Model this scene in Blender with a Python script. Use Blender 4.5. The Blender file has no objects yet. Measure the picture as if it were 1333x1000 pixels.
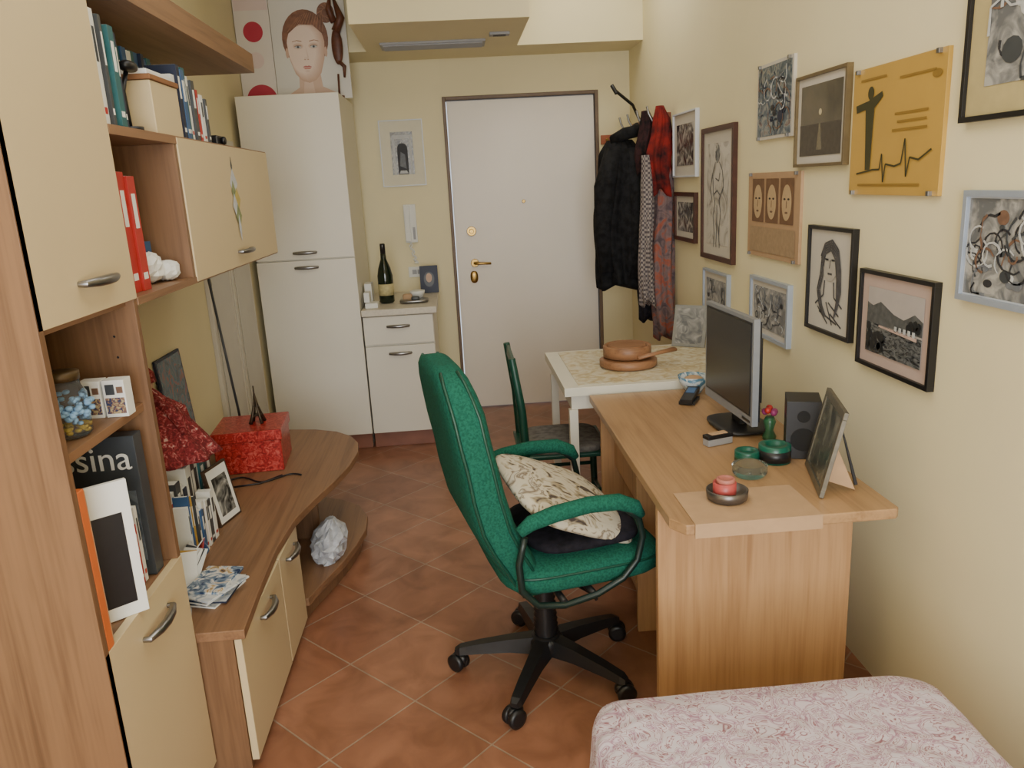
import bpy, bmesh, math, random
from mathutils import Vector, Matrix
random.seed(7)
pi=math.pi
# ------------------------------------------------------------ materials
MATS={}
def newmat(name):
    m=bpy.data.materials.new(name); m.use_nodes=True
    nt=m.node_tree; b=nt.nodes['Principled BSDF']
    return m,nt,b
def C(c):  # sRGB 0-255 -> linear
    return tuple([((x/255)/12.92 if x/255<=0.04045 else ((x/255+0.055)/1.055)**2.4) for x in c])+(1,)
def coords(nt,scale=(1,1,1),rot=(0,0,0)):
    tc=nt.nodes.new('ShaderNodeTexCoord'); mp=nt.nodes.new('ShaderNodeMapping')
    mp.inputs['Scale'].default_value=scale; mp.inputs['Rotation'].default_value=rot
    nt.links.new(tc.outputs['Object'],mp.inputs['Vector']); return mp.outputs['Vector']
def ramp(nt,fac,stops,interp='LINEAR'):
    r=nt.nodes.new('ShaderNodeValToRGB'); r.color_ramp.interpolation=interp
    e=r.color_ramp.elements
    while len(e)<len(stops): e.new(0.5)
    for i,(p,c) in enumerate(stops): e[i].position=p; e[i].color=c
    nt.links.new(fac,r.inputs['Fac']); return r.outputs['Color']
def bump(nt,b,fac,strength,dist=0.002):
    n=nt.nodes.new('ShaderNodeBump'); n.inputs['Strength'].default_value=strength; n.inputs['Distance'].default_value=dist
    nt.links.new(fac,n.inputs['Height']); nt.links.new(n.outputs['Normal'],b.inputs['Normal'])
def plain(name,c,rough=0.5,metal=0.0,var=0.06,scale=20,bmp=0.0,spec=0.5):
    if name in MATS: return MATS[name]
    m,nt,b=newmat(name); c=C(c)
    v=coords(nt); n=nt.nodes.new('ShaderNodeTexNoise'); n.inputs['Scale'].default_value=scale; n.inputs['Detail'].default_value=4
    nt.links.new(v,n.inputs['Vector'])
    lo=tuple(max(0,x*(1-var)) for x in c[:3])+(1,); hi=tuple(min(1,x*(1+var)) for x in c[:3])+(1,)
    col=ramp(nt,n.outputs['Fac'],[(0.3,lo),(0.7,hi)])
    nt.links.new(col,b.inputs['Base Color'])
    b.inputs['Roughness'].default_value=rough; b.inputs['Metallic'].default_value=metal
    b.inputs['Specular IOR Level'].default_value=spec
    if bmp: bump(nt,b,n.outputs['Fac'],bmp)
    MATS[name]=m; return m
def wood(name,c1,c2,axis,rough=0.45):
    if name in MATS: return MATS[name]
    m,nt,b=newmat(name)
    s=[16,16,16]; s[axis]=0.9
    v=coords(nt,tuple(s)); n=nt.nodes.new('ShaderNodeTexNoise'); n.inputs['Scale'].default_value=1.6; n.inputs['Detail'].default_value=7; n.inputs['Distortion'].default_value=0.6
    nt.links.new(v,n.inputs['Vector'])
    s2=[90,90,90]; s2[axis]=3
    v2=coords(nt,tuple(s2)); n2=nt.nodes.new('ShaderNodeTexNoise'); n2.inputs['Scale'].default_value=1.5; n2.inputs['Detail'].default_value=3
    nt.links.new(v2,n2.inputs['Vector'])
    mx=nt.nodes.new('ShaderNodeMath'); mx.operation='MULTIPLY_ADD'; mx.inputs[1].default_value=0.35
    nt.links.new(n2.outputs['Fac'],mx.inputs[0]); 
    m2=nt.nodes.new('ShaderNodeMath'); m2.operation='MULTIPLY'; m2.inputs[1].default_value=0.65
    nt.links.new(n.outputs['Fac'],m2.inputs[0]); nt.links.new(m2.outputs[0],mx.inputs[2])
    col=ramp(nt,mx.outputs[0],[(0.32,C(c2)),(0.52,C(c1)),(0.75,C(tuple(min(255,x*1.06) for x in c1)))])
    nt.links.new(col,b.inputs['Base Color']); b.inputs['Roughness'].default_value=rough
    MATS[name]=m; return m
def art(name,stops,scale=14,kind='noise',stretch=(1,1,1),rough=0.25,interp='LINEAR',detail=8,dist=1.5):
    if name in MATS: return MATS[name]
    m,nt,b=newmat(name); v=coords(nt,stretch)
    if kind=='noise':
        n=nt.nodes.new('ShaderNodeTexNoise'); n.inputs['Detail'].default_value=detail; n.inputs['Distortion'].default_value=dist
        n.inputs['Scale'].default_value=scale; o=n.outputs['Fac']; nt.links.new(v,n.inputs['Vector'])
    elif kind=='check':
        n=nt.nodes.new('ShaderNodeTexChecker'); n.inputs['Scale'].default_value=scale; nt.links.new(v,n.inputs['Vector']); o=n.outputs['Fac']
    col=ramp(nt,o,[(p,C(c)) for p,c in stops],interp)
    nt.links.new(col,b.inputs['Base Color']); b.inputs['Roughness'].default_value=rough
    MATS[name]=m; return m
def floor_mat():
    m,nt,b=newmat('terracotta_tiles')
    v=coords(nt,(1,1,1),(0,0,pi/4))
    br=nt.nodes.new('ShaderNodeTexBrick'); br.offset=0; br.squash=1
    br.inputs['Scale'].default_value=1; br.inputs['Brick Width'].default_value=0.325; br.inputs['Row Height'].default_value=0.325
    br.inputs['Mortar Size'].default_value=0.003; br.inputs['Mortar Smooth'].default_value=0.3
    br.inputs['Color1'].default_value=C((158,110,84)); br.inputs['Color2'].default_value=C((143,96,72)); br.inputs['Mortar'].default_value=C((160,138,118))
    nt.links.new(v,br.inputs['Vector'])
    n=nt.nodes.new('ShaderNodeTexNoise'); n.inputs['Scale'].default_value=7; n.inputs['Detail'].default_value=6; n.inputs['Distortion'].default_value=0.8
    nt.links.new(v,n.inputs['Vector'])
    r=ramp(nt,n.outputs['Fac'],[(0.3,(0.70,0.66,0.62,1)),(0.7,(1.14,1.15,1.15,1))])
    mx=nt.nodes.new('ShaderNodeMix'); mx.data_type='RGBA'; mx.blend_type='MULTIPLY'; mx.inputs['Factor'].default_value=1
    nt.links.new(br.outputs['Color'],mx.inputs[6]); nt.links.new(r,mx.inputs[7])
    nt.links.new(mx.outputs[2],b.inputs['Base Color']); b.inputs['Roughness'].default_value=0.32
    inv=nt.nodes.new('ShaderNodeMath'); inv.operation='SUBTRACT'; inv.inputs[0].default_value=1; nt.links.new(br.outputs['Fac'],inv.inputs[1])
    bump(nt,b,inv.outputs[0],0.4,0.003)
    return m
def glassy(name,c=(235,240,240)):
    if name in MATS: return MATS[name]
    m,nt,b=newmat(name); b.inputs['Base Color'].default_value=C(c); b.inputs['Transmission Weight'].default_value=0.95; b.inputs['Roughness'].default_value=0.03; b.inputs['IOR'].default_value=1.15
    n=nt.nodes.new('ShaderNodeTexNoise'); n.inputs['Scale'].default_value=3; bump(nt,b,n.outputs['Fac'],0.05)
    MATS[name]=m; return m
def fabric(name,c,c2,scale=60,rough=0.9,bmp=0.4,stops=None,dist=0.0,fold=0):
    if name in MATS: return MATS[name]
    m,nt,b=newmat(name); v=coords(nt); n=nt.nodes.new('ShaderNodeTexNoise'); n.inputs['Scale'].default_value=scale; n.inputs['Detail'].default_value=5 if not stops else 2; n.inputs['Distortion'].default_value=dist
    nt.links.new(v,n.inputs['Vector'])
    col=ramp(nt,n.outputs['Fac'],[(0.35,C(c2)),(0.6,C(c))] if not stops else [(p,C(q)) for p,q in stops])
    nt.links.new(col,b.inputs['Base Color']); b.inputs['Roughness'].default_value=rough; b.inputs['Specular IOR Level'].default_value=0.2
    w=nt.nodes.new('ShaderNodeTexNoise'); w.inputs['Scale'].default_value=400 if not fold else 5; w.inputs['Distortion'].default_value=1.5 if fold else 0; nt.links.new(v,w.inputs['Vector'])
    bump(nt,b,w.outputs['Fac'],bmp,fold or 0.001)
    MATS[name]=m; return m

WALL=plain('cream_wall_paint',(230,219,180),0.85,0,0.03,2.5,0.04)
CEIL=plain('ceiling_paint',(234,226,198),0.9,0,0.02,5)
FLOOR=floor_mat()
BASEB=plain('terracotta_skirting',(138,92,74),0.4,0,0.12,10)
WZ=wood('walnut_melamine_vertical',(128,95,67),(102,73,50),2)
WY=wood('walnut_melamine_lengthwise',(138,103,74),(112,81,57),1)
DY=wood('beech_melamine_lengthwise',(168,133,95),(144,110,76),1,0.35)
DZ=wood('beech_melamine_vertical',(188,148,106),(164,124,86),2,0.4)
CREAM=plain('cream_laminate',(208,188,148),0.4,0,0.015,4)
WHITE=plain('white_laminate',(226,221,206),0.4,0,0.012,4)
DOORW=plain('white_door_panel',(234,226,214),0.45,0,0.015,3)
BROWN=plain('brown_door_frame',(112,92,74),0.5,0,0.1,15)
STEEL=plain('brushed_steel',(150,150,150),0.35,1,0.05,80)
BRASS=plain('brass',(160,130,74),0.3,1,0.05,40)
BLACK=plain('black_plastic',(24,24,26),0.4,0,0.1,60)
BLACKM=plain('black_matte',(18,18,20),0.8,0,0.1,60)
GREENF=fabric('green_upholstery',(29,97,80),(18,76,62),160)
GREENP=plain('green_paint',(14,66,52),0.4,0,0.08,30)
PAPER=plain('white_paper',(228,228,222),0.7,0,0.02,20)
GREY=plain('grey_plastic',(150,150,152),0.45,0,0.04,30)
DGREY=plain('dark_grey_print',(62,66,70),0.4,0,0.1,20)
RED=plain('red_print',(180,46,40),0.45,0,0.06,20)
ORANGE=plain('orange_card',(206,106,48),0.5,0,0.05,20)
BLUE=plain('blue_print',(56,92,136),0.5,0,0.08,20)
TEAL=plain('teal_print',(40,94,98),0.5,0,0.08,20)
NAVY=plain('navy_print',(30,38,62),0.5,0,0.08,20)
YELL=plain('ochre_poster',(190,152,72),0.35,0,0.04,8)
PINK=plain('magenta_print',(150,56,110),0.5,0,0.05,20)
TAN=plain('tan_card',(178,146,112),0.7,0,0.05,25)
SKIN=plain('printed_skin',(224,200,182),0.5,0,0.02,12)
SKIN2=plain('printed_skin_shadow',(196,162,138),0.5,0,0.03,12)  # darker skin tone for the card face and doll head
HAIR=plain('printed_hair',(118,78,56),0.5,0,0.35,30)
HAIR2=plain('printed_hair_light',(154,108,78),0.5,0,0.3,50)
LIPS=plain('printed_lips',(178,104,98),0.5,0,0.05,12)
# ------------------------------------------------------------ builder
class B:
    def __init__(s,name,M=None,bevel=0.0,sub=0):
        s.name=name; s.bm=bmesh.new(); s.mats=[]; s.M=M or Matrix.Identity(4); s.bevel=bevel; s.sub=sub
    def mi(s,m):
        if m not in s.mats: s.mats.append(m)
        return s.mats.index(m)
    def v(s,p,M=None):
        p=Vector(p)
        if M is not None: p=M@p
        return s.bm.verts.new(s.M@p)
    def f(s,vs,mi,sm=False):
        try:
            fc=s.bm.faces.new(vs); fc.material_index=mi; fc.smooth=sm; return fc
        except ValueError: return None
    def box(s,x0,x1,y0,y1,z0,z1,m,M=None):
        i=s.mi(m); P=[s.v(p,M) for p in [(x0,y0,z0),(x1,y0,z0),(x1,y1,z0),(x0,y1,z0),(x0,y0,z1),(x1,y0,z1),(x1,y1,z1),(x0,y1,z1)]]
        for q in [(3,2,1,0),(4,5,6,7),(0,1,5,4),(1,2,6,5),(2,3,7,6),(3,0,4,7)]: s.f([P[k] for k in q],i)
    def loft(s,loops,m,caps=True,M=None,sm=True,closed=True):
        i=s.mi(m); R=[[s.v(p,M) for p in L] for L in loops]; n=len(R[0])
        for a,b in zip(R,R[1:]):
            for k in range(n if closed else n-1):
                s.f([a[k],a[(k+1)%n],b[(k+1)%n],b[k]],i,sm)
        if caps: s.f(R[0][::-1],i,False); s.f(R[-1],i,False)
    def tube(s,pts,r,m,seg=10,M=None,flat=1.0,caps=True):
        pts=[Vector(p) for p in pts]; n=len(pts); rs=r if isinstance(r,(list,tuple)) else [r]*n
        up=Vector((0,0,1)); loops=[]; prev=None
        for k in range(n):
            t=(pts[min(k+1,n-1)]-pts[max(k-1,0)]).normalized()
            if prev is None:
                a=t.cross(up)
                if a.length<1e-3: a=t.cross(Vector((0,1,0)))
                a.normalize()
            else:
                a=prev-t*prev.dot(t); a.normalize()
            prev=a; b=t.cross(a)
            loops.append([pts[k]+(a*math.cos(2*pi*j/seg)+b*math.sin(2*pi*j/seg)*flat)*rs[k] for j in range(seg)])
        s.loft(loops,m,caps,M)
    def cyl(s,p0,p1,r,m,seg=20,r1=None,M=None):
        s.tube([p0,p1],[r,r if r1 is None else r1],m,seg,M)
    def lathe(s,prof,c,m,seg=24,M=None,caps=True):
        cx,cy,cz=c
        s.loft([[(cx+r*math.cos(2*pi*j/seg),cy+r*math.sin(2*pi*j/seg),cz+z) for j in range(seg)] for r,z in prof],m,caps,M)
    def prism(s,poly,z0,z1,m,M=None,sm=False):
        s.loft([[(x,y,z0) for x,y in poly],[(x,y,z1) for x,y in poly]],m,True,M,sm)
    def sq(s,c,r,m,e=0.5,M=None,nu=28,nv=14,wob=0,e2=None,jit=0):
        e2=e if e2 is None else e2
        def sp(w,p): return math.copysign(abs(w)**p,w)
        loops=[]
        for a in range(1,nv):
            ph=-pi/2+pi*a/nv; L=[]
            for b in range(nu):
                t=2*pi*b/nu; k=1+wob*math.sin(5*t+3*ph)+random.uniform(-jit,jit)
                L.append((c[0]+r[0]*sp(math.cos(ph),e2)*sp(math.cos(t),e)*k,c[1]+r[1]*sp(math.cos(ph),e2)*sp(math.sin(t),e)*k,c[2]+r[2]*sp(math.sin(ph),e2)*(1+random.uniform(-jit,0))))
            loops.append(L)
        s.loft(loops,m,True,M,sm=(jit==0))
    def flat(s,poly,y,m,M=None,th=0.0006):  # polygon in local xz plane facing -y
        s.loft([[(x,y,z) for x,z in poly],[(x,y-th,z) for x,z in poly]],m,True,M,False)
    def done(s,solid=0.0):
        bmesh.ops.recalc_face_normals(s.bm,faces=s.bm.faces[:])
        vs=[v.co for v in s.bm.verts]
        mn=Vector([min(v[k] for v in vs) for k in range(3)]); mx=Vector([max(v[k] for v in vs) for k in range(3)])
        o=Vector(((mn.x+mx.x)/2,(mn.y+mx.y)/2,mn.z))
        bmesh.ops.translate(s.bm,verts=s.bm.verts[:],vec=-o)
        me=bpy.data.meshes.new(s.name); s.bm.to_mesh(me); s.bm.free()
        for m in s.mats: me.materials.append(m)
        ob=bpy.data.objects.new(s.name,me); ob.location=o; bpy.context.collection.objects.link(ob)
        if s.bevel:
            md=ob.modifiers.new('Bevel','BEVEL'); md.width=s.bevel; md.segments=2; md.limit_method='ANGLE'; md.angle_limit=math.radians(50)
        return ob
def T(x,y,z,rz=0,ry=0,rx=0):
    return Matrix.Translation((x,y,z))@Matrix.Rotation(rz,4,'Z')@Matrix.Rotation(ry,4,'Y')@Matrix.Rotation(rx,4,'X')
def ell(cx,cz,rx,rz,n=28,a0=0,a1=2*pi):
    return [(cx+rx*math.cos(a0+(a1-a0)*k/n),cz+rz*math.sin(a0+(a1-a0)*k/n)) for k in range(n)]
def line2(x0,z0,x1,z1,w):
    d=Vector((x1-x0,z1-z0)); d.normalize(); nx,nz=-d.y*w/2,d.x*w/2
    return [(x0+nx,z0+nz),(x1+nx,z1+nz),(x1-nx,z1-nz),(x0-nx,z0-nz)]
XR,XL,YF,YB,ZC=1.20,-1.20,5.42,-1.6,2.95
# ------------------------------------------------------------ room
def room():
    b=B('floor'); b.box(XL-.1,XR+.1,YB-.1,YF+.12,-.1,0,FLOOR); b.done()
    b=B('ceiling'); b.box(XL-.1,XR+.1,YB-.1,YF+.12,ZC,ZC+.1,CEIL); b.done()
    b=B('wall_right'); b.box(XR,XR+.1,YB,YF,0,ZC,WALL); b.done()
    b=B('wall_left'); b.box(XL-.1,XL,YB,YF,0,ZC,WALL); b.done()
    # balcony window opening behind the camera
    b=B('wall_back'); b.box(XL-.1,-.85,YB-.1,YB,0,ZC,WALL); b.done()
    b=B('wall_back'); b.box(.85,XR+.1,YB-.1,YB,0,ZC,WALL); b.done()
    b=B('wall_back'); b.box(-.85,.85,YB-.1,YB,2.5,ZC,WALL); b.done()
    b=B('wall_back'); b.box(-.85,.85,YB-.1,YB,0,.3,WALL); b.done()
    b=B('window_1',bevel=.004)
    for x in (-.85,-.03,.79): b.box(x,x+.06,YB-.08,YB-.03,.3,2.5,WHITE)
    b.box(-.85,.85,YB-.079,YB-.031,.3,.36,WHITE); b.box(-.85,.85,YB-.079,YB-.031,2.44,2.5,WHITE); b.done()
    dx0,dx1,dz=-.038,.988,2.118
    b=B('wall_far'); b.box(XL-.1,dx0,YF,YF+.12,0,ZC,WALL); b.done()
    b=B('wall_far'); b.box(dx1,XR+.1,YF,YF+.12,0,ZC,WALL); b.done()
    b=B('wall_far'); b.box(dx0,dx1,YF,YF+.12,dz,ZC,WALL); b.done()
    b=B('door_1',bevel=.003)
    b.box(dx0,dx0+.022,YF-.012,YF+.11,0,dz,BROWN); b.box(dx1-.022,dx1,YF-.012,YF+.11,0,dz,BROWN); b.box(dx0+.022,dx1-.022,YF-.012,YF+.11,dz-.022,dz,BROWN)
    b.box(dx0+.028,dx1-.028,YF+.012,YF+.07,.008,dz-.028,DOORW)
    y=YF+.012
    b.cyl((.10,y,1.25),(.10,y-.012,1.25),.032,BRASS); b.cyl((.10,y-.012,1.25),(.10,y-.03,1.25),.016,BRASS)
    b.cyl((.11,y,1.035),(.11,y-.012,1.035),.028,BRASS); b.tube([(.11,y-.01,1.035),(.11,y-.05,1.035),(.13,y-.055,1.035),(.22,y-.05,1.03)],[.01,.01,.01,.008],BRASS)
    b.sq((.10,y-.008,.94),(.027,.012,.042),BRASS,.8); b.cyl((.466,y,1.43),(.466,y-.008,1.43),.012,BRASS)
    b.done()
    b=B('ceiling_soffit'); b.box(XL,XR,5.03,YF,2.35,ZC,WALL); b.box(-.46,.436,4.22,5.03,2.35,ZC,WALL); b.done()
    b=B('trim_vent_grille'); b.box(-.36,.235,4.76,4.95,2.338,2.35,GREY)
    for k in range(9): b.box(-.345,.22,4.775+k*.018,4.783+k*.018,2.331,2.338,GREY)
    b.done()
    b=B('smoke_detector_plate',bevel=.002); b.box(.25,.36,4.57,4.63,2.335,2.35,GREY); b.box(.27,.34,4.585,4.615,2.331,2.335,BLACK); b.done()
    b=B('baseboard_far'); b.box(dx1,XR,YF-.01,YF,0,.08,BASEB); b.done()
    b=B('baseboard_far'); b.box(-.16,dx0,YF-.01,YF,0,.08,BASEB); b.done()
    b=B('baseboard_left'); b.box(XL,XL+.01,YB,1.43,0,.08,BASEB); b.done()
room()
def handle(b,c,L,axis,out,r=.006):
    a=Vector(axis); o=Vector(out); c=Vector(c)
    pts=[c+a*(-L/2), c+a*(-L/2)+o*.014, c+a*(-L*.25)+o*.024, c+o*.027, c+a*(L*.25)+o*.024, c+a*(L/2)+o*.014, c+a*(L/2)]
    b.tube(pts,[r,r*1.3,r*1.7,r*1.8,r*1.7,r*1.3,r],STEEL,10)
# ------------------------------------------------------------ kitchen tall cabinet + base
def kitchen():
    b=B('pantry_cabinet',bevel=.003)
    x0,x1,y0=-1.165,-.60,4.65
    b.box(x0+.002,x1-.002,y0+.022,5.30,.10,2.09,WHITE); b.box(x0,x1,y0,y0+.02,.105,1.18,WHITE); b.box(x0,x1,y0,y0+.02,1.187,2.09,WHITE)
    b.box(x0+.01,x1-.01,y0+.05,y0+.07,0.0,.10,BASEB)
    b.box(x0+.01,x1-.01,y0+.07,5.28,0.0,.10,WHITE)
    handle(b,(-.88,y0,1.225),.13,(1,0,0),(0,-1,0)); handle(b,(-.88,y0,1.14),.13,(1,0,0),(0,-1,0)); b.done()
    b=B('kitchen_base_cabinet',bevel=.003)
    x0,x1=-.594,-.175
    b.box(x0,x1,y0+.022,YF-.02,.10,.83,WHITE); b.box(x0+.003,x1-.002,y0,y0+.02,.105,.645,WHITE); b.box(x0+.003,x1-.002,y0,y0+.02,.655,.825,WHITE)
    b.box(x0,x1+.025,y0-.02,YF-.003,.832,.87,plain('counter_stone',(210,202,184),.35,0,.08,60))
    b.box(x0,x1-.01,y0+.05,YF-.03,0,.10,BASEB)
    handle(b,(-.385,y0,.765),.13,(1,0,0),(0,-1,0)); handle(b,(-.385,y0,.60),.13,(1,0,0),(0,-1,0)); b.done()
    dg=plain('dark_green_glass',(22,34,22),.1,0,.05,20)
    b=B('wine_bottle'); b.lathe([(.038,0),(.047,.01),(.047,.17),(.038,.215),(.018,.27),(.014,.34)],(-.46,4.90,.871),dg)
    b.lathe([(.016,.29),(.0165,.355),(.015,.365)],(-.46,4.90,.871),plain('foil_black',(30,26,26),.3,0,.1,30)); b.lathe([(.0478,.05),(.0478,.12)],(-.46,4.90,.871),plain('cream_label',(190,178,130),.6,0,.2,60)); b.done()
    b=B('serving_tray'); b.sq((-.29,4.86,.883),(.09,.07,.012),STEEL,.6); b.lathe([(.03,0),(.045,.03),(.048,.045)],(-.27,4.89,.893),PAPER); b.sq((-.33,4.86,.905),(.03,.02,.02),TAN); b.sq((-.28,4.82,.90),(.025,.02,.012),DGREY); b.done()
    b=B('napkin_stack',bevel=.002)
    b.box(-.588,-.545,4.86,4.98,.871,1.0,PAPER); b.box(-.575,-.50,4.70,4.80,.871,.90,PAPER); b.box(-.583,-.55,4.74,4.83,.901,.96,PAPER); b.done()
    b=B('small_portrait_card',M=T(-.205,5.25,.872,0,0,-.12),bevel=.001); b.box(-.06,.06,0,.008,0,.18,NAVY); b.flat(ell(0,.09,.035,.05),-.001,DGREY); b.flat(ell(0,.10,.02,.03),-.002,SKIN2); b.done()
    b=B('wall_socket',bevel=.002); b.box(-.345,-.235,YF-.01,YF,.965,1.035,PAPER); b.box(-.32,-.29,YF-.013,YF-.01,.985,1.015,GREY);b.box(-.285,-.255,YF-.013,YF-.01,.985,1.015,GREY); b.done()
    b=B('intercom_phone',bevel=.004); b.box(-.345,-.265,YF-.03,YF,1.20,1.45,PAPER); b.box(-.34,-.305,YF-.055,YF-.031,1.21,1.27,PAPER);b.box(-.34,-.305,YF-.055,YF-.031,1.38,1.44,PAPER);b.box(-.336,-.309,YF-.06,YF-.042,1.27,1.38,PAPER); b.box(-.292,-.276,YF-.033,YF-.03,1.22,1.3,GREY)
    pts=[(-.32+.012*math.cos(k*1.3)+.035*math.sin(k/40*pi),YF-.02+.006*math.sin(k*1.3),1.2-.14*math.sin(k/40*pi)) for k in range(41)]
    b.tube(pts,.004,PAPER,6); b.done()
kitchen()
# ------------------------------------------------------------ frames
def frame(name,M,w,h,fm,fw,border=None,bw=0,artm=None,d=.02,deco=None):
    b=B(name,M,bevel=.0015)
    if fw>0:
        b.box(-w/2,w/2,-d,0,h-fw,h,fm); b.box(-w/2,w/2,-d,0,0,fw,fm); b.box(-w/2,-w/2+fw,-d,0,fw,h-fw,fm); b.box(w/2-fw,w/2,-d,0,fw,h-fw,fm)
    b.box(-w/2+fw,w/2-fw,-d*.55,0,fw,h-fw,border or artm)
    y=-d*.55-.0004
    if border and artm:
        b.box(-w/2+fw+bw,w/2-fw-bw,y-.001,y,fw+bw,h-fw-bw,artm)
    if deco: deco(b,w,h,y-.0015)
    if fw==0:
        for sx in (-w/2+.03,w/2-.03):
            for zz in (0,h-.012): b.box(sx-.006,sx+.006,-d-.001,-d*.5,zz,zz+.012,STEEL)
    return b.done()
def RW(y0,y1,z0): return Matrix.Translation((XR,(y0+y1)/2,z0))@Matrix.Rotation(-pi/2,4,'Z')
sk1=art('pencil_sketch',[(0.36,(150,144,134)),(0.47,(190,184,172)),(0.55,(206,200,188))],9,'noise',detail=6)
sk2=art('grey_street_photo',[(0.38,(46,46,46)),(0.5,(112,112,108)),(0.62,(176,174,166))],16)
sk3=art('grey_drawing_ground',[(0.38,(104,106,108)),(0.52,(140,140,138)),(0.66,(176,174,168))],18)
col1=art('blue_collage_ground',[(0.38,(50,66,80)),(0.5,(90,104,112)),(0.6,(140,142,136)),(0.7,(110,84,78))],24)
sun=art('sunset_photo',[(0.35,(64,60,52)),(0.6,(118,110,92))],3,'noise',dist=.2)
INK=plain('ink_lines',(44,44,48),.6,0,.1,30)
LG=plain('light_grey_wash',(186,188,188),.6,0,.1,60)
MG=plain('mid_grey_wash',(108,112,118),.6,0,.2,60)
BRN=plain('brown_wash',(116,88,70),.6,0,.2,60)
def mk(y0,y1,z0,z1,name,*a,**k): return frame(name,RW(y0,y1,z0),y1-y0,z1-z0,*a,**k)
silver=plain('silver_frame',(168,178,192),.35,.3,.04,30)
whitef=plain('white_frame',(208,212,220),.35,0,.03,30)
blackf=plain('black_frame',(22,20,20),.4,0,.05,30)
brownf=plain('mahogany_frame',(70,38,26),.4,0,.2,30)
cardw=plain('mount_card',(200,194,182),.6,0,.02,20)
def scribble(seed,n,lw,cols,m0,m1):
    def d(b,w,h,y):
        rnd=random.Random(seed); W,H=w/2-m0,h-2*m1
        for i in range(n):
            col=cols[rnd.randrange(len(cols))]; cx=rnd.uniform(-W*.85,W*.85); cz=m1+rnd.uniform(.1,.9)*H; yy=y-.0003*(i%6)
            k=rnd.random()
            if k<.35:
                r=rnd.uniform(.08,.24)*min(W*2,H); a0=rnd.uniform(0,6); seg=9; ar=rnd.uniform(2.5,6.2)
                P=[(cx+r*math.cos(a0+ar*j/seg)*(1-.4*j/seg),cz+r*math.sin(a0+ar*j/seg)*(1-.4*j/seg)) for j in range(seg+1)]
            elif k<.7:
                a=rnd.uniform(0,6.28); P=[(cx,cz)]
                for j in range(5): a+=rnd.uniform(-.9,.9); P.append((P[-1][0]+math.cos(a)*.09*H,P[-1][1]+math.sin(a)*.09*H))
            else:
                r=rnd.uniform(.04,.10)*H; q=ell(min(max(cx,-W+r),W-r),min(max(cz,m1+r),m1+H-r),r,r*rnd.uniform(.6,1.0),12); b.flat(q,yy,col); continue
            P=[(min(max(x,-W),W),min(max(zz,m1),m1+H)) for x,zz in P]
            for p,q in zip(P,P[1:]):
                if abs(p[0]-q[0])+abs(p[1]-q[1])>1e-3: b.flat(line2(p[0],p[1],q[0],q[1],lw*rnd.uniform(.6,1.4)),yy,col)
    return d
def d_build(b,w,h,y):
    b.flat([(-.072,.075),(.072,.075),(.072,.345),(-.072,.345)],y,art('facade_photo',[(0.4,(84,80,72)),(0.55,(128,124,112)),(0.65,(156,150,134))],30))
    b.flat([(-.062,.075),(-.046,.075),(-.046,.30),(-.062,.30)],y-.0007,LG); b.flat([(.046,.075),(.062,.075),(.062,.30),(.046,.30)],y-.0007,LG)
    b.flat([(-.068,.30),(.068,.30),(.060,.325),(-.060,.325)],y-.0007,LG)
    b.flat([(-.034,.075),(.034,.075),(.034,.24)]+[(.034*math.cos(t*pi/8),.24+.034*math.sin(t*pi/8)) for t in range(1,8)]+[(-.034,.24)],y-.0007,INK)
    b.flat([(-.022,.13),(.020,.11),(.016,.20),(-.012,.22)],y-.0014,MG); b.flat([(-.03,.08),(.03,.08),(.02,.10),(-.02,.10)],y-.0014,LG)
def d_sketchfig(b,w,h,y):
    n=DGREY
    b.flat(ell(0,h*.80,w*.07,w*.09),y,sk2)
    L=[(-.06,.74),(-.14,.66),(-.12,.52),(-.06,.44),(-.12,.34),(-.08,.2),(-.1,.1)]; Rr=[(.06,.74),(.15,.68),(.2,.56),(.06,.46),(.12,.36),(.06,.22),(.09,.1)]
    for P in (L,Rr,[(0,.42),(0,.3),(-.02,.1)],[(-.14,.66),(-.22,.54),(-.16,.46)],[(-.05,.62),(.05,.6),(.08,.66)],[(-.1,.5),(0,.53),(.08,.5)]):
        for (a,c),(e,g) in zip(P,P[1:]): b.flat(line2(a*w,c*h,e*w,g*h,.005),y-.0004,n)
def d_portrait(b,w,h,y):
    b.flat(ell(.0,h*.66,w*.17,h*.16),y,plain('paper_tone',(182,176,164),.7,0,.05,40))
    hair=[(-.2,.72),(-.12,.84),(.04,.88),(.18,.80),(.24,.62),(.26,.42),(.2,.26)]
    i=plain('charcoal',(76,74,74),.8,0,.3,60)
    for off in range(5):
        o=off*.022
        for a,c in zip(hair,hair[1:]): b.flat(line2((a[0]*(1-o*3))*w,(a[1]-o)*h,(c[0]*(1-o*3))*w,(c[1]-o)*h,.007),y-.0006-.0003*off,i)
    for o in (0,.03,.06):
        P=[(-.18+o,.7),(-.2+o,.55),(-.26+o,.4),(-.2+o,.26),(-.1+o,.16)]
        for a,c in zip(P,P[1:]): b.flat(line2(a[0]*w,a[1]*h,c[0]*w,c[1]*h,.007),y-.0006,i)
    b.flat(line2(-.09*w,.70*h,-.02*w,.70*h,.006),y-.0024,INK); b.flat(line2(.05*w,.70*h,.12*w,.70*h,.006),y-.0024,INK); b.flat(line2(.02*w,.70*h,.0*w,.62*h,.003),y-.0012,i); b.flat(line2(-.03*w,.57*h,.06*w,.57*h,.006),y-.0012,i)
    for (a,c,e,g) in [(-.1,.5,-.12,.36),(.1,.5,.12,.36),(-.12,.36,-.3,.26),(.12,.36,.3,.28),(-.05,.3,.1,.1),(-.2,.2,.2,.12),(.0,.3,.24,.2),(-.24,.24,.0,.1),(.05,.2,.3,.1)]: b.flat(line2(a*w,c*h,e*w,g*h,.006),y,i)
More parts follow.
